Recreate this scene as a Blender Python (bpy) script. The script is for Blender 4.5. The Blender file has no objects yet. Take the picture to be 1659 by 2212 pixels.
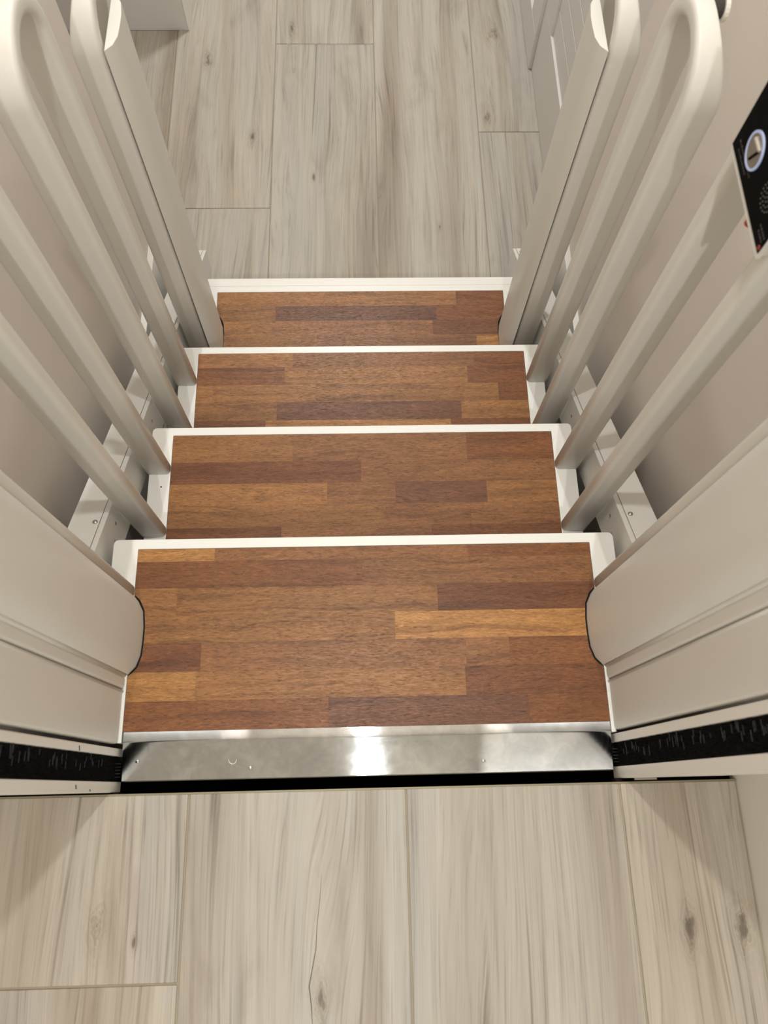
import bpy, bmesh, math, random
from mathutils import Matrix, Vector

# ------------------------------------------------------------------ camera, world, lights, exposure
S = bpy.context.scene
COL = S.collection
CAM = Vector((-0.00359, -0.34429, 1.16313))
cam_data = bpy.data.cameras.new('camera')
cam = bpy.data.objects.new('camera', cam_data)
COL.objects.link(cam)
RIGHT = Vector((0.99951222, -0.02329137, 0.02080465))
DOWN = Vector((-0.01489981, -0.94111041, -0.33777091))
FWD = Vector((0.02744662, 0.33729616, -0.94099840))
mw = Matrix.Identity(4)
for r_ in range(3):
    mw[r_][0] = RIGHT[r_]; mw[r_][1] = -DOWN[r_]; mw[r_][2] = -FWD[r_]; mw[r_][3] = CAM[r_]
cam.matrix_world = mw
cam_data.sensor_fit = 'AUTO'
cam_data.sensor_width = 36.0
cam_data.lens = 1665.24 / 2212.0 * 36.0
cam_data.clip_start = 0.02
cam_data.dof.use_dof = True
cam_data.dof.focus_distance = 1.55
cam_data.dof.aperture_fstop = 7.5
S.camera = cam

world = bpy.data.worlds.new('world')
S.world = world
world.use_nodes = True
world.node_tree.nodes['Background'].inputs[0].default_value = (1.0, 0.93, 0.84, 1)
world.node_tree.nodes['Background'].inputs[1].default_value = 0.05

S.view_settings.view_transform = 'Standard'
S.view_settings.look = 'None'
S.view_settings.gamma = 1.0
S.view_settings.use_curve_mapping = False
S.view_settings.exposure = 0.0

CEIL = 2.42
WARM = (1.0, 0.985, 0.945)
# x, y, lamp radius, power: shaft spot, room behind the camera, lower hall (added to brighten its floor)
LAMPS = [(-0.01, 0.12, 0.026, 14.5), (0.005, -1.55, 0.03, 20.5), (-0.10, 2.30, 0.07, 34.0)]

# ------------------------------------------------------------------ dimensions
G, RISE = 0.26933, 0.15418          # going and rise of the steps
Y0 = 0.01578                        # far edge of the first wooden tread
ZF = 0.017                          # upper floor level
ZL = -4 * RISE                      # lower floor level
KL = (CAM.z - ZL) / (CAM.z + 0.58916)
random.seed(4)

def LP(x, y, z):                    # lower hall coordinates (surveyed on a slightly different level)
    return (CAM.x + (x - CAM.x) * KL, CAM.y + (y - CAM.y) * KL, CAM.z + (z - CAM.z) * KL)

# ------------------------------------------------------------------ materials
def mat(name):
    m = bpy.data.materials.new(name); m.use_nodes = True
    nt = m.node_tree; b = nt.nodes['Principled BSDF']
    return m, nt, b

def N(nt, t, **k):
    n = nt.nodes.new(t)
    for a, v in k.items(): setattr(n, a, v)
    return n

def ramp(nt, stops, interp='LINEAR'):
    n = nt.nodes.new('ShaderNodeValToRGB'); cr = n.color_ramp; cr.interpolation = interp
    while len(cr.elements) < len(stops): cr.elements.new(0.5)
    for e, (p, c) in zip(cr.elements, stops):
        e.position = p; e.color = (c[0], c[1], c[2], 1) if not isinstance(c, float) else (c, c, c, 1)
    return n

def mixc(nt, a, b, f, mode='MIX'):
    n = nt.nodes.new('ShaderNodeMix'); n.data_type = 'RGBA'; n.blend_type = mode
    for sock, v in ((n.inputs['A'], a), (n.inputs['B'], b), (n.inputs['Factor'], f)):
        if hasattr(v, 'links') or hasattr(v, 'is_linked'): nt.links.new(v, sock)
        elif isinstance(v, (int, float)): sock.default_value = v
        else: sock.default_value = (v[0], v[1], v[2], 1)
    return n.outputs['Result']

def math_(nt, op, a, b=None):
    n = nt.nodes.new('ShaderNodeMath'); n.operation = op
    for i, v in enumerate((a, b)):
        if v is None: continue
        if isinstance(v, (int, float)): n.inputs[i].default_value = v
        else: nt.links.new(v, n.inputs[i])
    return n.outputs[0]

def noise(nt, vec, scale, detail=4, rough=0.55, dist=0.0):
    n = nt.nodes.new('ShaderNodeTexNoise'); n.inputs['Scale'].default_value = scale
    n.inputs['Detail'].default_value = detail; n.inputs['Roughness'].default_value = rough
    n.inputs['Distortion'].default_value = dist
    nt.links.new(vec, n.inputs['Vector']); return n.outputs['Fac']

def mapped(nt, scale, seeded=True):
    tc = N(nt, 'ShaderNodeTexCoord'); vec = tc.outputs['Object']
    mp = N(nt, 'ShaderNodeMapping'); mp.inputs['Scale'].default_value = scale
    if seeded:
        at = N(nt, 'ShaderNodeAttribute', attribute_type='OBJECT', attribute_name='seed')
        add = N(nt, 'ShaderNodeVectorMath', operation='ADD')
        nt.links.new(vec, add.inputs[0]); nt.links.new(at.outputs['Vector'], add.inputs[1]); vec = add.outputs[0]
    nt.links.new(vec, mp.inputs['Vector']); return mp.outputs['Vector']

def bump(nt, b, h, strength, dist):
    n = N(nt, 'ShaderNodeBump'); n.inputs['Strength'].default_value = strength; n.inputs['Distance'].default_value = dist
    nt.links.new(h, n.inputs['Height']); nt.links.new(n.outputs['Normal'], b.inputs['Normal'])

def painted(name, col, rough, bumps=0.05, sc=600, var=0.03):
    m, nt, b = mat(name)
    v = mapped(nt, (1, 1, 1), False)
    f = noise(nt, v, 7, 3)
    c = mixc(nt, [x * (1 - var) for x in col], [min(1, x * (1 + var)) for x in col], f)
    nt.links.new(c, b.inputs['Base Color']); b.inputs['Roughness'].default_value = rough
    if bumps: bump(nt, b, noise(nt, v, sc, 2), bumps, 0.0006)
    return m

FRAME = painted('white_powder_coat', (0.88, 0.885, 0.85), 0.35, 0.03)
RAIL = painted('rail_white_paint', (0.775, 0.765, 0.71), 0.42, 0.05, 900)
STRING = painted('stringer_white_paint', (0.83, 0.83, 0.79), 0.4, 0.03)
WALL = painted('wall_paint', (0.79, 0.725, 0.665), 0.75, 0.10, 260, 0.035)
CEILM = painted('ceiling_paint', (0.86, 0.83, 0.77), 0.9, 0.0)
TRIM = painted('trim_paint', (0.86, 0.83, 0.76), 0.45, 0.04)
HALL = painted('hall_joinery_paint', (0.70, 0.69, 0.665), 0.5, 0.03)
LIT = painted('skirting_lit_side_paint', (0.88, 0.87, 0.83), 0.4, 0.03)  # white skirting paint, also put on the cabinet side that catches light

def plain(name, col, rough, metal=0.0, spec=0.5, emit=None, es=0.0):
    m, nt, b = mat(name)
    b.inputs['Base Color'].default_value = (*col, 1); b.inputs['Roughness'].default_value = rough
    b.inputs['Metallic'].default_value = metal; b.inputs['Specular IOR Level'].default_value = spec
    if emit: b.inputs['Emission Color'].default_value = (*emit, 1); b.inputs['Emission Strength'].default_value = es
    return m
BLACK = plain('shade_black', (0.012, 0.010, 0.008), 0.8, 0, 0.2)  # black stand-in for shade in gaps and under the steps
BRISTLE = plain('black_bristle', (0.006, 0.006, 0.006), 0.7, 0, 0.25)
DUST = plain('dusty_bristle', (0.055, 0.055, 0.052), 0.8, 0, 0.2)
GLASSBLK = plain('black_panel_face', (0.005, 0.005, 0.005), 0.5, 0, 0.02)
SILVER = plain('panel_aluminium', (0.90, 0.90, 0.87), 0.3, 0.25)
STEEL = plain('screw_steel', (0.55, 0.52, 0.47), 0.25, 1.0)
BTN = plain('button_steel', (0.42, 0.38, 0.34), 0.35, 1.0)
ARROWL = plain('arrow_metal', (0.85, 0.83, 0.80), 0.3, 0.8)
RINGB = plain('blue_ring_light', (0.50, 0.54, 0.62), 0.3, 0, 0.5, (0.22, 0.42, 1.0), 0.24)
PRINT = plain('grey_print', (0.055, 0.05, 0.048), 0.6)
HOLE = plain('speaker_hole_rim', (0.14, 0.145, 0.135), 0.5)
REDLED = plain('red_led', (0.20, 0.02, 0.02), 0.4, 0, 0.5, (1, 0.08, 0.05), 0.08)
REDKNOB = plain('red_plastic', (0.42, 0.06, 0.045), 0.4)
SCUFF = plain('scuff_mark', (0.05, 0.045, 0.04), 0.8)
GROUT = painted('tan_grout', (0.40, 0.34, 0.25), 0.9, 0.3, 900, 0.12)
BRASSY = plain('tile_edge_profile', (0.30, 0.27, 0.18), 0.5, 0.5)
LAMPGLOW = plain('lamp_diffuser', (1, 1, 1), 0.5, 0, 0.5, WARM, 12.0)
CHIP = painted('plaster_chip', (0.42, 0.36, 0.32), 0.9, 0.4, 300, 0.5)

def steel_plate():
    m, nt, b = mat('stainless_plate')
    v = mapped(nt, (1, 1, 1), False)
    n1 = noise(nt, v, 14, 5, 0.6, 0.8)
    n2 = noise(nt, v, 38, 5, 0.65, 1.2)
    tc = N(nt, 'ShaderNodeMapping'); tc.inputs['Scale'].default_value = (12, 900, 900); nt.links.new(v, tc.inputs['Vector'])
    br = noise(nt, tc.outputs[0], 1.0, 3)
    f = mixc(nt, n1, n2, 0.45)
    c = ramp(nt, [(0.32, (0.52, 0.55, 0.58)), (0.48, (0.62, 0.65, 0.68)), (0.66, (0.78, 0.81, 0.83))]); nt.links.new(f, c.inputs[0])
    nt.links.new(c.outputs[0], b.inputs['Base Color'])
    b.inputs['Metallic'].default_value = 1.0
    rr = ramp(nt, [(0.32, 0.065), (0.68, 0.095)]); nt.links.new(f, rr.inputs[0]); nt.links.new(rr.outputs[0], b.inputs['Roughness'])
    b.inputs['Anisotropic'].default_value = 1.0; b.inputs['Anisotropic Rotation'].default_value = 0.25
    tg = N(nt, 'ShaderNodeTangent', direction_type='RADIAL', axis='Y')
    nt.links.new(tg.outputs[0], b.inputs['Tangent'])
    bump(nt, b, br, 0.05, 0.0003)
    return m
PLATE = steel_plate()

def tile_wood():
    m, nt, b = mat('wood_look_tile')
    big = noise(nt, mapped(nt, (9.0, 0.45, 1)), 1.0, 3, 0.55, 0.35)
    warp = noise(nt, mapped(nt, (6.5, 0.62, 1)), 1.0, 2, 0.45)
    # up to two knots per tile at the places held in knot_a / knot_b (x, y, size); the grain bends around them
    kds = []; shift = warp
    tco = N(nt, 'ShaderNodeTexCoord')
    for nm in ('knot_a', 'knot_b'):
        ka = N(nt, 'ShaderNodeAttribute', attribute_type='OBJECT', attribute_name=nm)
        sk = N(nt, 'ShaderNodeSeparateXYZ'); nt.links.new(ka.outputs['Vector'], sk.inputs[0])
        so = N(nt, 'ShaderNodeSeparateXYZ'); nt.links.new(tco.outputs['Object'], so.inputs[0])
        dx = math_(nt, 'DIVIDE', math_(nt, 'SUBTRACT', so.outputs[0], sk.outputs[0]), sk.outputs[2])
        dy = math_(nt, 'DIVIDE', math_(nt, 'SUBTRACT', so.outputs[1], sk.outputs[1]), math_(nt, 'MULTIPLY', sk.outputs[2], 2.6))
        d2 = math_(nt, 'ADD', math_(nt, 'MULTIPLY', dx, dx), math_(nt, 'MULTIPLY', dy, dy))
        kds.append(math_(nt, 'SQRT', d2))
        push = math_(nt, 'DIVIDE', dx, math_(nt, 'ADD', math_(nt, 'MULTIPLY', d2, d2), 1.0))
        shift = math_(nt, 'SUBTRACT', shift, math_(nt, 'MULTIPLY', push, math_(nt, 'MULTIPLY', sk.outputs[2], 3.6)))
    sc = N(nt, 'ShaderNodeCombineXYZ'); nt.links.new(shift, sc.inputs[0])
    def gr(scale, amt, d=4, r=0.6, dist=0.0):
        av = N(nt, 'ShaderNodeVectorMath', operation='MULTIPLY_ADD')
        nt.links.new(sc.outputs[0], av.inputs[0]); av.inputs[1].default_value = (amt, 0, 0)
        nt.links.new(mapped(nt, scale), av.inputs[2]); return noise(nt, av.outputs[0], 1.0, d, r, dist)
    grain = gr((52, 1.3, 1), 9, 5, 0.62, 0.15)
    fine = gr((380, 6.0, 1), 62, 4, 0.7, 0.25)
    hair = gr((150, 2.4, 1), 27, 4, 0.6, 0.2)
    blot = noise(nt, mapped(nt, (10, 2.6, 1)), 1.0, 5, 0.6, 0.5)
    fine2 = noise(nt, mapped(nt, (60, 26, 1)), 1.0, 4, 0.6)
    where = noise(nt, mapped(nt, (11, 1.6, 3)), 1.0, 2, 0.5)
    base = ramp(nt, [(0.28, (0.330, 0.283, 0.232)), (0.40, (0.430, 0.390, 0.330)), (0.50, (0.500, 0.470, 0.412)), (0.60, (0.462, 0.442, 0.405)), (0.72, (0.372, 0.352, 0.322))])
    nt.links.new(big, base.inputs[0])
    g = ramp(nt, [(0.32, 0.72), (0.42, 0.92), (0.52, 1.02), (0.62, 1.06), (0.74, 0.94)]); nt.links.new(grain, g.inputs[0])
    c = mixc(nt, base.outputs[0], g.outputs[0], 0.75, 'MULTIPLY')
    fr = ramp(nt, [(0.30, 0.62), (0.44, 0.96), (0.56, 1.02), (0.70, 1.10)]); nt.links.new(fine, fr.inputs[0])
    c = mixc(nt, c, fr.outputs[0], 0.75, 'MULTIPLY')
    hr = ramp(nt, [(0.30, (0.50, 0.46, 0.42)), (0.40, (0.86, 0.84, 0.82)), (0.46, (1, 1, 1))]); nt.links.new(hair, hr.inputs[0])
    wr = ramp(nt, [(0.42, 0.10), (0.60, 0.90)]); nt.links.new(where, wr.inputs[0])
    c = mixc(nt, c, hr.outputs[0], wr.outputs[0], 'MULTIPLY')
    bl = ramp(nt, [(0.28, (0.74, 0.70, 0.67)), (0.44, (0.98, 0.97, 0.96)), (0.60, (1.0, 1.0, 1.0)), (0.75, (1.10, 1.06, 0.98))]); nt.links.new(blot, bl.inputs[0])
    c = mixc(nt, c, bl.outputs[0], 0.8, 'MULTIPLY')
    for d_ in kds:
        dn = math_(nt, 'ADD', d_, math_(nt, 'MULTIPLY', math_(nt, 'SUBTRACT', fine2, 0.5), 3.2))
        kn = ramp(nt, [(0.0, (0.34, 0.31, 0.28)), (0.13, (0.50, 0.46, 0.42)), (0.22, (0.84, 0.81, 0.78)), (0.30, (0.70, 0.67, 0.64)), (0.38, (0.95, 0.94, 0.92)), (0.48, (0.85, 0.83, 0.81)), (0.60, (0.98, 0.98, 0.97)), (0.70, (0.93, 0.92, 0.91)), (0.85, (1, 1, 1))])
        nt.links.new(math_(nt, 'MULTIPLY', dn, 0.42), kn.inputs[0])
        c = mixc(nt, c, kn.outputs[0], 0.9, 'MULTIPLY')
    at = N(nt, 'ShaderNodeAttribute', attribute_type='OBJECT', attribute_name='tone')
    c = mixc(nt, c, at.outputs['Color'], 1.0, 'MULTIPLY')
    nt.links.new(c, b.inputs['Base Color'])
    b.inputs['Roughness'].default_value = 0.5; b.inputs['Specular IOR Level'].default_value = 0.35
    bump(nt, b, fine, 0.12, 0.0006)
    return m
TILE = tile_wood()

def stave_wood():
    m, nt, b = mat('iroko_stave')
    warp = noise(nt, mapped(nt, (6, 22, 1)), 1.0, 2, 0.5)
    sc = N(nt, 'ShaderNodeCombineXYZ'); nt.links.new(warp, sc.inputs[1])
    def gr(scale, amt, d=4, r=0.6, dist=0.0):
        av = N(nt, 'ShaderNodeVectorMath', operation='MULTIPLY_ADD')
        nt.links.new(sc.outputs[0], av.inputs[0]); av.inputs[1].default_value = (0, amt, 0)
        nt.links.new(mapped(nt, scale), av.inputs[2]); return noise(nt, av.outputs[0], 1.0, d, r, dist)
    band = gr((2.6, 75, 1), 3.2, 4, 0.55, 0.4)
    pore = gr((95, 620, 1), 12.0, 3, 0.6, 0.9)
    blot = noise(nt, mapped(nt, (14, 40, 1)), 1.0, 4, 0.6, 0.5)
    at = N(nt, 'ShaderNodeAttribute', attribute_type='OBJECT', attribute_name='tone')
    bd = ramp(nt, [(0.30, (0.62, 0.56, 0.52)), (0.45, (0.98, 0.97, 0.96)), (0.58, (1.16, 1.16, 1.14)), (0.73, (0.78, 0.73, 0.70))]); nt.links.new(band, bd.inputs[0])
    c = mixc(nt, at.outputs['Color'], bd.outputs[0], 0.8, 'MULTIPLY')
    bl = ramp(nt, [(0.3, 0.80), (0.5, 1.0), (0.72, 1.16)]); nt.links.new(blot, bl.inputs[0])
    c = mixc(nt, c, bl.outputs[0], 0.75, 'MULTIPLY')
    pr = ramp(nt, [(0.32, (0.42, 0.37, 0.33)), (0.44, (0.90, 0.88, 0.86)), (0.54, (1.03, 1.03, 1.03)), (0.66, (1.42, 1.42, 1.40))]); nt.links.new(pore, pr.inputs[0])
    c = mixc(nt, c, pr.outputs[0], 0.85, 'MULTIPLY')
    nt.links.new(c, b.inputs['Base Color'])
    rr = ramp(nt, [(0.35, 0.55), (0.6, 0.38)]); nt.links.new(pore, rr.inputs[0]); nt.links.new(rr.outputs[0], b.inputs['Roughness'])
    b.inputs['Specular IOR Level'].default_value = 0.4
    bump(nt, b, pore, 0.10, 0.0004)
    return m
STAVE = stave_wood()

# ------------------------------------------------------------------ mesh helpers
def obj(name, bm, m, parent=None, bevel=0.0, seg=2, smooth=False):
    bmesh.ops.recalc_face_normals(bm, faces=bm.faces)
    me = bpy.data.meshes.new(name); bm.to_mesh(me); bm.free()
    me.materials.append(m)
    o = bpy.data.objects.new(name, me); COL.objects.link(o)
    if parent: o.parent = parent
    if smooth:
        for p in me.polygons: p.use_smooth = True
    if bevel:
        b = o.modifiers.new('bevel', 'BEVEL'); b.width = bevel; b.segments = seg; b.limit_method = 'ANGLE'; b.angle_limit = 0.6
        b.harden_normals = False
        for p in me.polygons: p.use_smooth = True
        w = o.modifiers.new('wn', 'WEIGHTED_NORMAL'); w.keep_sharp = False
    return o

def box(bm, x0, x1, y0, y1, z0, z1):
    v = [bm.verts.new(p) for p in ((x0, y0, z0), (x1, y0, z0), (x1, y1, z0), (x0, y1, z0), (x0, y0, z1), (x1, y0, z1), (x1, y1, z1), (x0, y1, z1))]
    for f in ((0, 3, 2, 1), (4, 5, 6, 7), (0, 1, 5, 4), (1, 2, 6, 5), (2, 3, 7, 6), (3, 0, 4, 7)):
        bm.faces.new([v[i] for i in f])

def BX(*a):
    bm = bmesh.new(); box(bm, *a); return bm

def prism(bm, pts, z0, z1, axis='z'):
    def P(p, h):
        if axis == 'z': return (p[0], p[1], h)
        if axis == 'x': return (h, p[0], p[1])
        return (p[0], h, p[1])
    a = [bm.verts.new(P(p, z0)) for p in pts]; b = [bm.verts.new(P(p, z1)) for p in pts]
    n = len(pts)
    for i in range(n): bm.faces.new((a[i], a[(i + 1) % n], b[(i + 1) % n], b[i]))
    bm.faces.new(a[::-1]); bm.faces.new(b)

def cyl(bm, c, r, d, axis='z', n=20, r2=None):
    r2 = r if r2 is None else r2
    rings = []
    for rr, h in ((r, 0), (r2, d)):
        ring = []
        for i in range(n):
            a = 2 * math.pi * i / n; u, w = rr * math.cos(a), rr * math.sin(a)
            p = {'z': (u, w, h), 'x': (h, u, w), 'y': (u, h, w)}[axis]
            ring.append(bm.verts.new((c[0] + p[0], c[1] + p[1], c[2] + p[2])))
        rings.append(ring)
    for i in range(n): bm.faces.new((rings[0][i], rings[0][(i + 1) % n], rings[1][(i + 1) % n], rings[1][i]))
    bm.faces.new(rings[0][::-1]); bm.faces.new(rings[1])

def ring(bm, c, r0, r1, d, axis='z', n=40):
    V = []
    for rr, h in ((r0, 0), (r1, 0), (r1, d), (r0, d)):
        L = []
        for i in range(n):
            a = 2 * math.pi * i / n; u, w = rr * math.cos(a), rr * math.sin(a)
            p = {'z': (u, w, h), 'x': (h, u, w), 'y': (u, h, w)}[axis]
            L.append(bm.verts.new((c[0] + p[0], c[1] + p[1], c[2] + p[2])))
        V.append(L)
    for k in range(4):
        A, B = V[k], V[(k + 1) % 4]
        for i in range(n): bm.faces.new((A[i], A[(i + 1) % n], B[(i + 1) % n], B[i]))

def empty(name, loc, label, cat, group=None):
    o = bpy.data.objects.new(name, None); COL.objects.link(o); o.location = loc; o.empty_display_size = 0.05
    o['label'] = label; o['category'] = cat
    if group: o['group'] = group
    return o

def attach(o, parent):              # keep world placement of meshes modelled in world coordinates
    o.parent = parent
    o.matrix_parent_inverse = Matrix.Translation(parent.location).inverted()
    return o

def structure(o, label=None):
    o['kind'] = 'structure'
    if label: o['label'] = label
    return o

# ------------------------------------------------------------------ floors of wood-look tiles
def tile(parent, x0, x1, y0, y1, z, tone, seed):
    gap = 0.0014
    cx, cy = (x0 + x1) / 2, (y0 + y1) / 2
    hx, hy = (x1 - x0) / 2 - gap, (y1 - y0) / 2 - gap
    o = obj('floor_tile', BX(-hx, hx, -hy, hy, -0.010, 0), TILE, None, 0.0007, 1)
    o.location = (cx, cy, z); attach(o, parent)
    o['tone'] = tone; o['seed'] = seed
    ks = [(kx - cx, ky - cy, r) for kx, ky, r in KNOTS if x0 < kx < x1 and y0 < ky < y1 and abs(kz(kx, ky) - z) < 0.1] + [(9.0, 9.0, 0.001)] * 2
    o['knot_a'] = ks[0]; o['knot_b'] = ks[1]
    return o

KUP = [(-0.361, -0.506, 0.0085), (-0.311, -0.526, 0.0035), (-0.067, -0.596, 0.0085), (0.4234, -0.532, 0.0095), (0.494, -0.5286, 0.011)]
KLO = [(LP(x, 0, 0)[0], LP(0, y, 0)[1], r) for x, y, r in ((-0.4526, 1.7511, 0.013), (-0.3092, 1.4519, 0.011), (-0.2021, 1.8771, 0.011), (0.4237, 1.860, 0.015), (0.3883, 1.53, 0.014), (0.2229, 1.1266, 0.004), (-0.13, 1.30, 0.005))]
KNOTS = KUP + KLO
def kz(x, y): return ZF if (x, y) in {(k[0], k[1]) for k in KUP} else ZL

up = structure(obj('floor', BX(-1.3, 0.535, -2.7, -0.3455, -0.03, ZF - 0.0022), GROUT))
random.seed(11)
TW = 0.30156
def tone(b=1.0, w=0.0): return (b * (1 + w), b, b * (1 - w))
UX = [0.0508 + TW * k for k in (-4, -3, -2, -1, 0, 1)] + [0.519]
ucross = [(-1.3, -2.2), (-0.9, -2.1), (-0.5755, -1.776), (-1.02, -2.22), (-1.44, -2.64), (-1.22, -2.42)]
utones = [tone(1), tone(1), tone(0.97, 0.03), tone(1.0, -0.005), tone(0.98, 0.005), tone(0.97, 0.035)]
for k in range(6):
    ys = [-0.3445] + [y for y in ucross[k] if y < -0.36] + [-2.7]
    for j in range(len(ys) - 1):
        if ys[j] - ys[j + 1] < 0.03: continue
        tile(up, UX[k], UX[k + 1], ys[j + 1], ys[j], ZF, utones[k], (k * 3.7 + j * 1.9, k * 5.1 + j * 7.3, 0.3 * k))
# a thin dark crack drawn in the second tile from the left
mid = [o for o in up.children if o.location.x < 0 and abs(o.location.x + 0.10) < 0.02][0]
cp_ = [(-0.0665, -0.452), (-0.0685, -0.480), (-0.0725, -0.515), (-0.0735, -0.540), (-0.0785, -0.565), (-0.0820, -0.583), (-0.0790, -0.605), (-0.0775, -0.625)]
bm = bmesh.new(); wd = [0.0001, 0.0003, 0.0004, 0.0005, 0.0006, 0.0007, 0.0006, 0.0004]
prism(bm, [(x - w, y) for (x, y), w in zip(cp_, wd)] + [(x + w, y) for (x, y), w in zip(cp_, wd)][::-1], ZF - 0.0005, ZF + 0.00015)
attach(obj('grain_crack', bm, plain('crack_brown', (0.13, 0.105, 0.085), 0.8)), mid)
attach(obj('edge_profile', BX(-0.52, 0.52, -0.3458, -0.3435, -0.03, ZF - 0.0006), BRASSY), up)

GROUTC = painted('cream_grout', (0.40, 0.34, 0.26), 0.9, 0.3, 900, 0.12)
lo = structure(obj('floor', BX(-1.9, 0.60, 0.02, 4.2, ZL - 0.03, ZL - 0.0022), GROUTC))
lx = lambda x: LP(x, 0, 0)[0]
ly = lambda y: LP(0, y, 0)[1]
LX = [lx(0.05174 + TW * k) for k in (-6, -5, -4, -3, -2, -1, 0, 1)] + [0.60]
lcross = {0: (1.0, 2.2), 1: (0.7, 1.6), 2: (0.8, 1.5, 2.7), 3: (0.676, 1.876, 3.076), 4: (1.1935, 2.39), 5: (0.62, 1.8188, 3.02), 6: (0.80, 2.06, 3.3), 7: (0.27, 1.468, 2.668)}
ltones = [tone(1)] * 3 + [tone(0.95, 0.02), tone(0.98, 0.015), tone(1.0, 0.0), tone(1.02, 0.0), tone(0.98, 0.0)]
random.seed(5)
for k in range(8):
    ys = [0.02] + [ly(y) for y in lcross[k]] + [4.2]
    for j in range(len(ys) - 1):
        t = ltones[k]; w = 0.96 + 0.07 * random.random()
        tile(lo, LX[k], LX[k + 1], ys[j], ys[j + 1], ZL, tuple(c * w for c in t), (k * 4.3 + j * 2.7 + 20, k * 3.1 + j * 5.3, 0.5 * k))

# ------------------------------------------------------------------ walls, ceiling, jambs
XW = 0.52
JY0, JY1 = -0.341, -0.282           # jamb of the opening at the top of the steps
WE = 0.951                          # far end of the shaft walls
structure(obj('wall_left', BX(-0.62, -XW, JY1, WE, ZL, CEIL), WALL, None, 0.003))
structure(obj('wall_right', BX(XW, 0.62, JY1, WE - 0.005, ZL, CEIL), WALL, None, 0.003))
structure(obj('wall_near_right', BX(XW, 0.62, -2.7, JY1, -0.03, CEIL), TRIM))
structure(obj('wall_near_left', BX(-1.40, -1.30, -2.7, JY1, -0.03, CEIL), WALL))
structure(obj('wall_near', BX(-1.40, 0.62, -2.80, -2.70, -0.03, CEIL), WALL))
structure(obj('wall_upper_left', BX(-1.30, -XW, JY0 + 0.003, JY1, -0.03, CEIL), WALL))
structure(obj('wall_lintel', BX(-XW, XW, JY0, JY1, 2.08, CEIL), WALL))
structure(obj('wall_lower_left', BX(-1.95, -1.85, WE - 0.3, 4.2, ZL, CEIL), WALL))
structure(obj('wall_lower_near', BX(-1.85, -0.62, WE - 0.1, WE, ZL, CEIL), WALL))
structure(obj('wall_lower_right', BX(0.585, 0.68, WE - 0.005, 4.2, ZL, CEIL), WALL))
structure(obj('wall_far', BX(-1.95, 0.68, 4.2, 4.3, ZL, CEIL), WALL))
structure(obj('ceiling', BX(-1.95, 0.68, -2.8, 4.3, CEIL, CEIL + 0.1), CEILM))
structure(obj('wall_below_floor', BX(-0.62, 0.62, -0.42, -0.348, ZL - 0.03, -0.03), BLACK))
structure(obj('shaft_base', BX(-0.62, 0.62, -0.348, 0.02, ZL - 0.03, ZL), BLACK))

def jamb(sx, name, s1, b1, s2, side):
    # s1: far white strip, b1: brush, s2: near white strip (y ranges); faces the opening at |x| = .36
    core = BX(*sorted((sx * 0.372, sx * XW)), s2[0], s1[1], -0.03, 2.08)
    o = structure(obj(name, core, TRIM), 'white door jamb with two pale strips and a black brush, %s of the steps' % side)
    for y0, y1 in (s1, s2):
        attach(obj('jamb_strip', BX(*sorted((sx * 0.360, sx * 0.374)), y0, y1, -0.03, 2.08), TRIM, None, 0.0012), o)
    attach(obj('shade_filler', BX(*sorted((sx * 0.355, sx * 0.530)), -0.3462, s2[0] - 0.0003, -0.028, -0.004), BLACK), o)  # black filler added so the gap by the jamb stays in shade
    attach(obj('brush_holder', BX(*sorted((sx * 0.3665, sx * 0.373)), b1[0] + 0.0003, b1[1] - 0.0003, -0.03, 2.08), BRISTLE), o)
    random.seed(3 if sx < 0 else 8)
    def bristles(n, m, nm, zmax, lens, wid):
        bm = bmesh.new()
        for i in range(n):
            z = -0.028 + (zmax + 0.028) * random.random(); y = b1[0] + 0.0006 + (b1[1] - b1[0] - 0.0012) * random.random()
            L = random.uniform(*lens); w = wid * random.uniform(0.6, 1.3)
            dy, dz = random.uniform(-0.001, 0.001), random.uniform(-0.0012, 0.0012)
            a = bm.verts.new((sx * 0.367, y - w, z)); b = bm.verts.new((sx * 0.367, y + w, z)); c = bm.verts.new((sx * 0.367, y, z + 1.6 * w))
            t = bm.verts.new((sx * (0.367 - L), y + dy, z + dz))
            bm.faces.new((a, b, t)); bm.faces.new((b, c, t)); bm.faces.new((c, a, t))
        p = attach(obj(nm, bm, m), o); p['kind'] = 'stuff'
    bristles(9000, BRISTLE, 'brush_bristles', 0.75, (0.0045, 0.0085), 0.0004)
    bm = bmesh.new()                # dusty tufts on the brush face
    for i in range(46):
        z = random.uniform(0.02, 0.45); y = random.choice((b1[1] - 0.008, b1[1] - 0.012)) + random.uniform(-0.006, 0.004)
        x = sx * 0.3612
        w = random.uniform(0.0001, 0.0003); h = random.uniform(0.005, 0.012)
        box(bm, *sorted((x, x + sx * 0.0006)), y - h / 2, y + h / 2, z, z + w * 2)
    p = attach(obj('brush_dust', bm, DUST), o); p['kind'] = 'stuff'
    bm = bmesh.new()                # loose bristles by the threshold plate
    for i in range(5):
        y = b1[0] + 0.006 + i * 0.0045
        box(bm, *sorted((sx * 0.3545, sx * 0.362)), y, y + 0.0005, -0.0035, -0.003)
    p = attach(obj('loose_bristles', bm, DUST), o); p['kind'] = 'stuff'
    return o
jl = jamb(-1, 'trim_1', (-0.2922, -0.2815), (-0.3268, -0.2922), (-0.3412, -0.3268), 'left')
jr = jamb(1, 'trim_2', (-0.2885, -0.2765), (-0.3222, -0.2885), (-0.3385, -0.3222), 'right')
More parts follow.
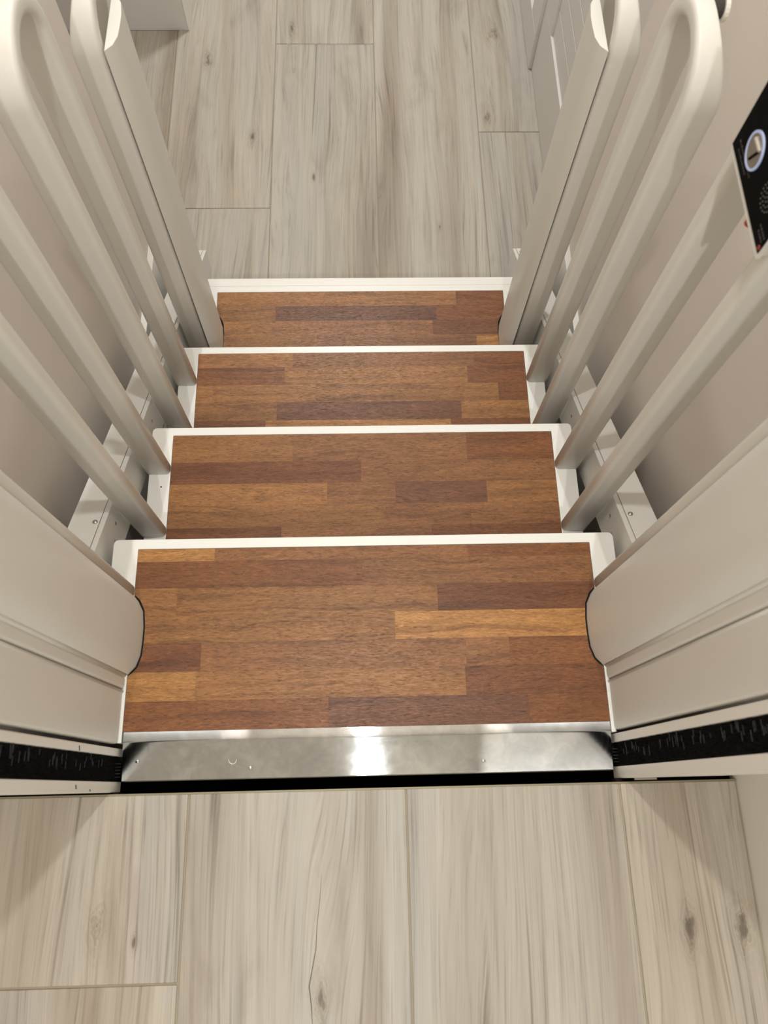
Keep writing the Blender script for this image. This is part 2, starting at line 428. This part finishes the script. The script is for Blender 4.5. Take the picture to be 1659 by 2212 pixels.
for y, z, h in ((-0.2885, 0.152, 0.006), (-0.334, 0.150, 0.005), (-0.338, 0.098, 0.003)):
    bm = bmesh.new(); prism(bm, [(y - h / 2, z), (y + h / 2, z + 0.002), (y + h / 2, z + 0.0055), (y - h / 2, z + 0.003)], -0.3602, -0.3598, 'x')
    attach(obj('scuff', bm, SCUFF), jl)

for sx, nm in ((-1, 'baseboard_left'), (1, 'baseboard_right')):
    structure(obj(nm, BX(*sorted((sx * (XW - 0.016), sx * XW)), 0.25, WE - 0.006, ZL, -0.405), LIT, None, 0.0015))

# ------------------------------------------------------------------ the four steps of the lift
GOLD, TAN, MID, RED, DARK, PURP = (0.365, 0.175, 0.055), (0.275, 0.125, 0.042), (0.238, 0.104, 0.039), (0.192, 0.074, 0.025), (0.158, 0.060, 0.023), (0.160, 0.066, 0.032)
BH = 0.355
ROWS = [
    # (far y, near y, [x joints], [tones])
    [(Y0, -0.0045, [-0.236, 0.160], [GOLD, MID, RED]), (-0.0045, -0.047, [-0.006], [RED, MID]), (-0.047, -0.0895, [-0.290, 0.110], [TAN, TAN, DARK]),
     (-0.0895, -0.132, [0.043], [TAN, GOLD]), (-0.132, -0.1745, [-0.249, 0.149, 0.215], [DARK, MID, MID, RED]), (-0.1745, -0.217, [-0.254, 0.146], [GOLD, TAN, DARK]),
     (-0.217, -0.2595, [-0.058, 0.237], [RED, PURP, RED])],
    [(0.2851, 0.2301, [-0.132, 0.193], [TAN, MID, RED]), (0.2301, 0.187, [-0.006], [DARK, MID]), (0.187, 0.1445, [-0.068, 0.057, 0.225], [TAN, MID, PURP, TAN]),
     (0.1445, 0.102, [0.034, 0.193], [TAN, MID, MID]), (0.102, 0.060, [-0.15, 0.12], [RED, MID, RED]), (0.060, 0.022, [-0.2, 0.2], [MID, RED, MID])],
    [(0.5544, 0.519, [-0.151, 0.245], [TAN, MID, RED]), (0.519, 0.477, [-0.168, 0.228], [RED, TAN, RED]), (0.477, 0.4345, [-0.320, -0.101, 0.293], [TAN, TAN, TAN, RED]),
     (0.4345, 0.392, [-0.183, 0.210], [TAN, PURP, TAN]), (0.392, 0.349, [-0.206, 0.186], [RED, GOLD, RED]), (0.349, 0.29, [-0.1], [MID, RED])],
    [(0.8237, 0.782, [0.237], [TAN, RED]), (0.782, 0.7395, [-0.211, 0.185], [TAN, PURP, RED]), (0.7395, 0.698, [-0.219, 0.175], [TAN, MID, DARK]),
     (0.698, 0.655, [-0.109, 0.281], [TAN, MID, GOLD]), (0.655, 0.612, [0.05], [MID, RED]), (0.612, 0.56, [-0.1], [RED, MID])],
]
def lens(y_near, y_far, xb, bulge, off=0.0):
    L = y_far - y_near
    p = [(0.0, 0.0), (0.10, 0.62), (0.24, 0.93), (0.42, 1.0), (0.60, 1.0), (0.80, 0.85), (0.93, 0.40), (1.0, 0.0)]
    return [(xb - (bulge * w + off), y_near - off + (L + 2 * off) * t) for t, w in p]     # |x| and y

PL = {0: (-0.1775, -0.0585, 0.3555, 0.0175), 3: (0.626, 0.745, 0.353, 0.0178)}             # side guards on the first and last step
NOTCH = {0: lens(-0.1775, -0.0585, 0.355, 0.0175, 0.0022), 3: lens(0.630, 0.757, 0.354, 0.0175, 0.0025)}

def edge_pts(i, ya, yb):            # |x| of the board edge between two y values, with the notch
    n = NOTCH.get(i)
    if not n: return [(BH, ya), (BH, yb)]
    def xe(y):
        if y <= n[0][1] or y >= n[-1][1]: return BH
        for (xa, y_a), (xb, y_b) in zip(n, n[1:]):
            if y_a <= y <= y_b: return min(BH, xa + (xb - xa) * (y - y_a) / (y_b - y_a))
        return BH
    ys = sorted({ya, yb} | {y for _, y in n if ya < y < yb})
    return [(xe(y), y) for y in ys]

LBL = ['top step, wood tread beside the metal threshold plate, white side guards',
       'second step down, wood tread with a dark stave at its left edge',
       'third step down, wood tread with swirling grain, narrower than the second',
       'bottom step, narrow visible wood tread in front of the lower tiled floor']

def loop_mesh(xc, yf, zb, ztop_c):
    bm = bmesh.new()
    R = 0.0605; ya = yf + 0.0113
    path = [(ya, zb, 0), (ya, zb + 0.3, 0), (ya, ztop_c - 0.05, 0)]; sgn = 1 if xc > 0 else -1
    n = 28
    for k in range(n + 1):
        a = math.pi * k / n
        path.append((ya + R - R * math.cos(a), ztop_c + R * math.sin(a) * 1.02, a))
    path += [(ya + 2 * R, ztop_c - 0.05, math.pi), (ya + 2 * R, zb + 0.3, math.pi), (ya + 2 * R, zb, math.pi)]
    hw, hd, r = 0.0222, 0.0113, 0.0078
    sec = []
    for cx, cy, a0 in ((hw - r, hd - r, 0), (-hw + r, hd - r, 90), (-hw + r, -hd + r, 180), (hw - r, -hd + r, 270)):
        for k in range(6):
            a = math.radians(a0 + 18 * k); sec.append((cx + r * math.cos(a), cy + r * math.sin(a)))
    prev = None; first = None
    for (y, z, a) in path:
        ny, nz = -math.cos(a), math.sin(a)          # outward normal in the y-z plane
        k_ = 0.42 * max(0.0, math.sin(a)) ** 1.5          # the bend is slimmer on its outer side
        cur = [bm.verts.new((xc + u - sgn * k_ * (sgn * u + hw), y + ny * w, z + nz * w)) for u, w in sec]
        if prev:
            for i in range(len(sec)): bm.faces.new((prev[i], prev[(i + 1) % len(sec)], cur[(i + 1) % len(sec)], cur[i]))
        else: first = cur
        prev = cur
    bm.faces.new(first); bm.faces.new(prev[::-1])
    return bm

steps = []
for i in range(4):
    z = -i * RISE; yfar = Y0 + i * G
    st = empty('lift_step', (0, yfar - 0.13, z), LBL[i], 'step', 'steps of the lift')
    steps.append(st)
    ynear = -0.2745 if i == 0 else yfar - G - 0.045
    ff = yfar + 0.0170 if i < 3 else yfar + 0.0185
    hw = 0.395 if i < 3 else 0.392
    bm = bmesh.new()
    rr = 0.008
    corner = [(rr * (1 - math.cos(a)), rr * (1 - math.sin(a))) for a in (math.radians(90 * k / 5) for k in range(6))]
    def outline(hwid):
        left = [(-hwid + dx, ff - dy) for dx, dy in corner]          # from the side to the far edge
        right = [(hwid - dx, ff - dy) for dx, dy in corner[::-1]]
        return left + right
    nearx = 0.3635 if i == 0 else hw                                 # first step is narrower at its near end
    if i == 0:
        tail_l = [(-nearx, ynear), (-nearx, -0.19), (-hw, -0.185)]; tail_r = [(hw, -0.185), (nearx, -0.19), (nearx, ynear)]
    else:
        tail_l = [(-hw, ynear)]; tail_r = [(hw, ynear)]
    prism(bm, tail_l + outline(hw) + tail_r, z - 0.042, z - 0.010)
    c_in = [(BH + 0.0008, ynear), (BH + 0.0008, yfar + 0.0008), (-BH - 0.0008, yfar + 0.0008), (-BH - 0.0008, ynear)]
    prism(bm, tail_l + outline(hw) + tail_r + c_in, z - 0.010, z)
    attach(obj('frame', bm, FRAME, None, 0.0012, 2), st)
    attach(obj('riser', BX(-0.372, 0.372, ff - 0.026, ff - 0.020, z - RISE + 0.003 if i < 3 else ZL, z - 0.042), FRAME), st)
    if i == 3:                                                      # worn closing strip in front of the lower floor
        attach(obj('edge_strip', BX(-0.383, 0.388, ff + 0.0008, 0.8655, z - 0.020, z - 0.0012), LIT, None, 0.001), st)
    if i in NOTCH:                                                  # black fill painted as shade in the gap round the side guards
        for sx in (-1, 1):
            bm = bmesh.new(); prism(bm, [(sx * (x + 0.0002), y) for x, y in NOTCH[i]], z - 0.0079, z - 0.0008)
            attach(obj('gap_shade', bm, BLACK), st)
    # wooden staves over a black sheet that puts shade into the gaps
    attach(obj('shade_sheet', BX(-BH - 0.0007, BH + 0.0007, ynear + 0.001, yfar + 0.0007, z - 0.0099, z - 0.0079), BLACK), st)
    random.seed(20 + i)
    for (ya, yb, xs, tones) in ROWS[i]:
        if i == 0 and yb < -0.258: yb = -0.2592
        cuts = [None] + xs + [None]
        for k in range(len(cuts) - 1):
            g2 = 0.00005
            lft = [(-x, y) for x, y in edge_pts(i, yb + g2, ya - g2)] if cuts[k] is None else [(cuts[k] + g2, yb + g2), (cuts[k] + g2, ya - g2)]
            rgt = edge_pts(i, yb + g2, ya - g2) if cuts[k + 1] is None else [(cuts[k + 1] - g2, yb + g2), (cuts[k + 1] - g2, ya - g2)]
            poly = lft + rgt[::-1]
            bm = bmesh.new(); prism(bm, poly, z - 0.0078, z + 0.0002)
            o = attach(obj('stave', bm, STAVE), st)
            v = random.uniform(0.90, 1.10)
            o['tone'] = tuple(c * v for c in tones[k]); o['seed'] = (random.uniform(0, 50), random.uniform(0, 50), random.uniform(0, 50))
    # hand rail loops, one each side
    yf = yfar - 0.1988
    for sx in (-1, 1):
        zt = z + (0.80, 0.815, 0.818, 0.815)[i]
        attach(obj('handrail_loop', loop_mesh(sx * 0.3782, yf, z, zt), RAIL, None, smooth=True), st)
        if i in PL:
            yn, yfr, xb, bg = PL[i]
            pts = [(sx * x, y) for x, y in lens(yn, yfr, xb, bg)]
            bm = bmesh.new(); prism(bm, pts, z - 0.004, z + 0.8285)
            attach(obj('side_guard', bm, RAIL, None, 0.0015), st)
        if i == 0:
            # pale cover beside the threshold: rounded post, thin bead, flat panel
            attach(obj('cover_post', BX(*sorted((sx * 0.3578, sx * 0.3735)), -0.1982, -0.1795, 0.0, 0.8285), RAIL, None, 0.005, 4), st)
            bm = bmesh.new(); prism(bm, [(sx * (0.3607 - 0.0022 * math.cos(a)), -0.2015 + 0.0022 * math.sin(a)) for a in (math.radians(30 * k) for k in range(12))], 0.0, 0.8285)
            attach(obj('cover_bead', bm, RAIL, None, smooth=True), st)
            attach(obj('side_cover', BX(*sorted((sx * 0.3600, sx * 0.3735)), -0.2755 if sx < 0 else -0.2715, -0.199, 0.0, 0.8285), RAIL, None, 0.004, 3), st)

# small marks and screws on the white frames
bm = bmesh.new(); cyl(bm, (-0.371, 0.183, -RISE), 0.0016, 0.0005, 'z', 8)
attach(obj('paint_speck', bm, SCUFF), steps[1])

# ------------------------------------------------------------------ threshold plate
tp = empty('threshold_plate', (0, -0.29, 0), 'worn stainless steel threshold plate between top wood tread and upper floor', 'metal plate')
prof = [(-0.2592, 0.0012), (-0.2720, 0.0012), (-0.2745, 0.0006), (-0.3255, -0.0085), (-0.3275, -0.0100), (-0.3275, -0.030), (-0.3255, -0.030), (-0.3255, -0.0110), (-0.2740, -0.0016), (-0.2592, -0.0009)]
bm = bmesh.new(); prism(bm, prof, -0.3535, 0.3545, 'x')
attach(obj('plate', bm, PLATE, None, 0.0006, 2), tp)
slope = lambda y: 0.0006 + (y + 0.2745) * (0.0091 / 0.0510)
for x, y in ((0.0154, -0.2905), (0.0154, -0.3105)):
    bm = bmesh.new(); ring(bm, (x, y, slope(y) - 0.0008), 0.0026, 0.0042, 0.0014, 'z', 20)
    attach(obj('rivet', bm, SILVER), tp)
bm = bmesh.new(); ring(bm, (-0.196, -0.3010, slope(-0.3010) - 0.0008), 0.0052, 0.0056, 0.0010, 'z', 20)
attach(obj('stamped_ring', bm, SILVER), tp)
for x, y in ((-0.171, -0.312), (-0.332, -0.3), (0.166, -0.310)):
    bm = bmesh.new(); bmesh.ops.create_uvsphere(bm, u_segments=10, v_segments=6, radius=0.0028)
    for v in bm.verts: v.co = Vector((v.co.x + x, v.co.y + y, v.co.z * 0.25 + slope(y)))
    attach(obj('dimple', bm, PLATE, None, smooth=True), tp)

# ------------------------------------------------------------------ sloped side stringers
ZS = lambda y: 0.0417 - 0.5725 * y
for sx, nm in ((-1, 'left'), (1, 'right')):
    st = empty('side_stringer', (sx * 0.435, 0.45, ZS(0.45)), 'white sloping metal stringer box along the %s side of the steps' % nm, 'stringer', 'stringers beside the steps')
    ya, yb = -0.22, 1.0115
    bm = bmesh.new(); prism(bm, [(ya, ZS(ya)), (yb, ZS(yb)), (yb, ZS(yb) - 0.004), (ya, ZS(ya) - 0.004)], *sorted((sx * 0.4185, sx * 0.4645)), 'x')
    attach(obj('top_cover', bm, STRING, None, 0.001), st)
    bm = bmesh.new(); prism(bm, [(ya, ZS(ya) - 0.004), (yb, ZS(yb) - 0.004), (yb, ZL), (yb - 0.05, ZL), (ya, ZS(ya) - 0.105)], *sorted((sx * 0.4225, sx * 0.4620)), 'x')
    attach(obj('body', bm, STRING), st)
    bm = bmesh.new(); prism(bm, [(ya, ZS(ya) - 0.0006), (yb, ZS(yb) - 0.0006), (yb, ZL), (0.96, ZL), (0.93, ZS(0.93) - 0.104), (ya, ZS(ya) - 0.104)], *sorted((sx * 0.4090, sx * 0.4178)), 'x')
    attach(obj('side_plate', bm, STRING, None, 0.0012), st)
    for (y, xx) in ((0.060, 0.425 if sx > 0 else 0.4245), (0.9895, 0.427)):
        bm = bmesh.new(); bmesh.ops.create_uvsphere(bm, u_segments=14, v_segments=8, radius=0.0042)
        for v in bm.verts: v.co = Vector((v.co.x + sx * xx, v.co.y + y, v.co.z * 0.6 + ZS(y) + 0.0006))
        attach(obj('screw', bm, STEEL, None, smooth=True), st)
    for y, dz in ((0.0745, 0.040), (0.045, 0.062), (0.335, 0.04)):
        bm = bmesh.new(); ring(bm, (sx * 0.4088, y, ZS(y) - dz), 0.0016, 0.003, sx * -0.0005, 'x', 14)
        attach(obj('bolt_hole', bm, STEEL), st)

# ------------------------------------------------------------------ control panel on the right hand rail of the second step
cp = empty('control_panel', (0.350, 0.150, 0.60), 'black lift control panel with a blue ringed up button, right hand rail', 'control panel')
X0 = 0.3450
def rrect(y0, y1, z0, z1, r):
    p = []
    for cy, cz, a0 in ((y1 - r, z1 - r, 0), (y0 + r, z1 - r, 90), (y0 + r, z0 + r, 180), (y1 - r, z0 + r, 270)):
        for k in range(4):
            a = math.radians(a0 + 30 * k); p.append((cy + r * math.cos(a), cz + r * math.sin(a)))
    return p
PY0, PY1, PZ0, PZ1 = 0.0862, 0.2125, 0.6105, 0.735
bm = bmesh.new(); prism(bm, rrect(PY0 + 0.003, PY1 - 0.002, PZ0 - 0.0045, PZ1, 0.002), X0 + 0.0035, 0.3555, 'x')
attach(obj('housing', bm, RAIL, None, 0.001), cp)
bm = bmesh.new(); prism(bm, rrect(PY0, PY1, PZ0 - 0.0050, PZ1 + 0.0015, 0.002), X0 + 0.0004, X0 + 0.0040, 'x')
attach(obj('silver_frame', bm, SILVER, None, 0.0006), cp)
bm = bmesh.new(); prism(bm, rrect(PY0 + 0.0022, PY1 - 0.0004, PZ0 + 0.0008, PZ1, 0.001), X0 - 0.0002, X0 + 0.0006, 'x')
attach(obj('black_face', bm, GLASSBLK), cp)
BY, BZ, BR = 0.1735, 0.6415, 0.0165
bm = bmesh.new(); ring(bm, (X0 - 0.0016, BY, BZ), BR * 0.87, BR, 0.0016, 'x', 44)
btn = attach(obj('button', bm, RINGB, None, smooth=False), cp)
btn['label'] = 'round button with glowing blue ring'
bm = bmesh.new(); cyl(bm, (X0 - 0.0012, BY, BZ), BR * 0.87, 0.0012, 'x', 40)
cap = obj('button_cap', bm, BTN); cap.parent = btn; cap.matrix_parent_inverse = cp.matrix_world.inverted() @ Matrix.Identity(4); cap.matrix_parent_inverse = Matrix.Identity(4)
def bar3(p, q, w):                  # raised stroke on the button
    bm = bmesh.new(); d = Vector((q[0] - p[0], q[1] - p[1])).normalized(); n = Vector((-d.y, d.x)) * w / 2
    prism(bm, [(p[0] + n.x, p[1] + n.y), (q[0] + n.x, q[1] + n.y), (q[0] - n.x, q[1] - n.y), (p[0] - n.x, p[1] - n.y)], X0 - 0.0022, X0 - 0.0010, 'x'); return bm
for pa, pb, m_ in (((0.1823, 0.6473), (0.1662, 0.6479), ARROWL), ((0.1738, 0.6318), (0.1668, 0.6470), GLASSBLK)):
    o = obj('arrow_stroke', bar3(pa, pb, 0.0020), m_); o.parent = btn
# speaker holes
bm = bmesh.new()
for rr_, n_ in ((0.0, 1), (0.004, 6), (0.008, 12), (0.012, 18)):
    for k in range(n_):
        a = 2 * math.pi * k / max(1, n_) + rr_ * 40
        cyl(bm, (X0 - 0.0005, 0.1215 + rr_ * math.cos(a), 0.6430 + rr_ * math.sin(a)), 0.00075, 0.0004, 'x', 8)
o = attach(obj('speaker_holes', bm, HOLE), cp); o['kind'] = 'stuff'
# faint small print by the lower edge
random.seed(2)
bm = bmesh.new()
for row, (ya_, yb_, zz) in enumerate(((0.203, 0.160, 0.6235), (0.198, 0.170, 0.6180), (0.1085, 0.0925, 0.6245), (0.1060, 0.0945, 0.6195))):
    y = ya_
    while y > yb_:
        w = random.uniform(0.0012, 0.003); box(bm, X0 - 0.0004, X0 - 0.0001, y - w, y, zz, zz + 0.0022 * random.uniform(0.5, 1)); y -= w + 0.0012
o = attach(obj('small_print', bm, PRINT), cp); o['kind'] = 'stuff'
bm = bmesh.new(); cyl(bm, (X0 - 0.0008, 0.0915, 0.6160), 0.0022, 0.0008, 'x', 12)
attach(obj('indicator_light', bm, REDLED), cp)
bm = bmesh.new(); cyl(bm, (0.3505, 0.1300, 0.6000), 0.0045, 0.0060, 'z', 16)
attach(obj('underside_button', bm, REDKNOB), cp)

# dark fixings that hold the third step's loops to the wall side
for sx, nm in ((-1, 'left'), (1, 'right')):
    fx = empty('rail_fixing', (sx * 0.40, 0.447, 0.545), 'small dark bracket at the top of the %s third step rail' % nm, 'bracket')
    bm = bmesh.new(); cyl(bm, (sx * 0.382, 0.458, 0.558), 0.011, sx * 0.018, 'x', 18)
    attach(obj('stem', bm, SCUFF, None, smooth=False), fx)
    bm = bmesh.new(); cyl(bm, (sx * 0.400, 0.458, 0.558), 0.014, sx * 0.005, 'x', 20)
    attach(obj('flange', bm, TRIM), fx)

# ------------------------------------------------------------------ lower hall: plank door, second door, tall cabinet
def lbox(x0, x1, y0, y1, z0, z1):
    a, b = LP(x0, y0, z0), LP(x1, y1, z1)
    return BX(a[0], b[0], a[1], b[1], max(a[2], ZL), b[2])
d1 = structure(obj('door_1', lbox(0.5465, 0.560, 0.955, 1.713, -0.5892, 1.45), HALL), 'pale grey door with wide frame and horizontal planks, right of the lower hall')
for nm_, a in (('bottom_rail', (0.5315, 0.547, 0.955, 1.713, -0.5860, -0.3795)), ('stile', (0.5315, 0.547, 1.5925, 1.713, -0.3795, 1.45)), ('stile', (0.5315, 0.547, 0.955, 1.05, -0.3795, 1.45))):
    attach(obj(nm_, lbox(*a), HALL, None, 0.0012), d1)
bm = lbox(0.5318, 0.5466, 1.0505, 1.5920, -0.3805, -0.3790)
zp = [-0.3795] + [-0.301 + 0.0715 * k for k in range(24)]
for k in range(len(zp) - 1):
    attach(obj('plank', lbox(0.5385, 0.5460, 1.0505, 1.5920, zp[k] + (0.0006 if k == 0 else 0.0026), zp[k + 1] - 0.0026), HALL), d1)
d2 = structure(obj('door_2', lbox(0.5365, 0.560, 1.7145, 2.60, -0.5892, 1.45), HALL), 'second pale door, standing slightly proud beyond the plank door')
for nm_, a in (('bottom_rail', (0.5205, 0.537, 1.7145, 2.60, -0.5880, -0.4785)), ('stile', (0.5205, 0.537, 1.7145, 1.8215, -0.4785, 1.45))):
    attach(obj(nm_, lbox(*a), HALL, None, 0.003, 3), d2)
attach(obj('plank', lbox(0.5300, 0.5365, 1.822, 2.60, -0.478, 1.45), HALL, None, 0.001), d2)

cb = empty('tall_cabinet', LP(-0.70, 1.95, -0.5892), 'end of a tall cabinet, shaded front and lit side painted in, standing on the lower floor, upper left', 'cabinet')
cb.location.z = ZL
attach(obj('carcass', lbox(-1.15, -0.5205, 1.8745, 2.55, -0.5892, 1.1), HALL, None, 0.0012), cb)
attach(obj('lit_side', lbox(-0.5203, -0.5140, 1.8735, 2.55, -0.5892, 1.1), LIT, None, 0.001), cb)  # paler paint than the carcass puts the light on this side

# plaster crumb lying in the gap before the upper floor
o = obj('plaster_chip', BX(-0.016, 0.016, -0.0016, 0.0016, -0.0016, 0.0016), CHIP, None, 0.0006)
o.location = (0.392, -0.3400, 0.0125)
o['label'] = 'small mottled plaster chip in the dark gap by the floor edge'; o['category'] = 'debris'

# ------------------------------------------------------------------ ceiling lamps
for k, ((x, y, r, w), where) in enumerate(zip(LAMPS, ('above the steps', 'in the room behind the upper floor', 'added to brighten the lower hall'))):
    e = empty('ceiling_light', (x, y, CEIL), 'round recessed ceiling light ' + where, 'ceiling light', 'recessed ceiling lights')
    bm = bmesh.new(); ring(bm, (x, y, CEIL - 0.006), r, r + 0.018, 0.006, 'z', 32); attach(obj('trim_ring', bm, TRIM), e)
    bm = bmesh.new(); cyl(bm, (x, y, CEIL - 0.003), r, 0.003, 'z', 32); attach(obj('diffuser', bm, LAMPGLOW), e)
    ld = bpy.data.lights.new('lamp', 'AREA'); ld.shape = 'DISK'; ld.size = 2 * r; ld.energy = w; ld.color = WARM
    lo_ = bpy.data.objects.new('lamp', ld); COL.objects.link(lo_); lo_.location = (x, y, CEIL - 0.010); attach(lo_, e)
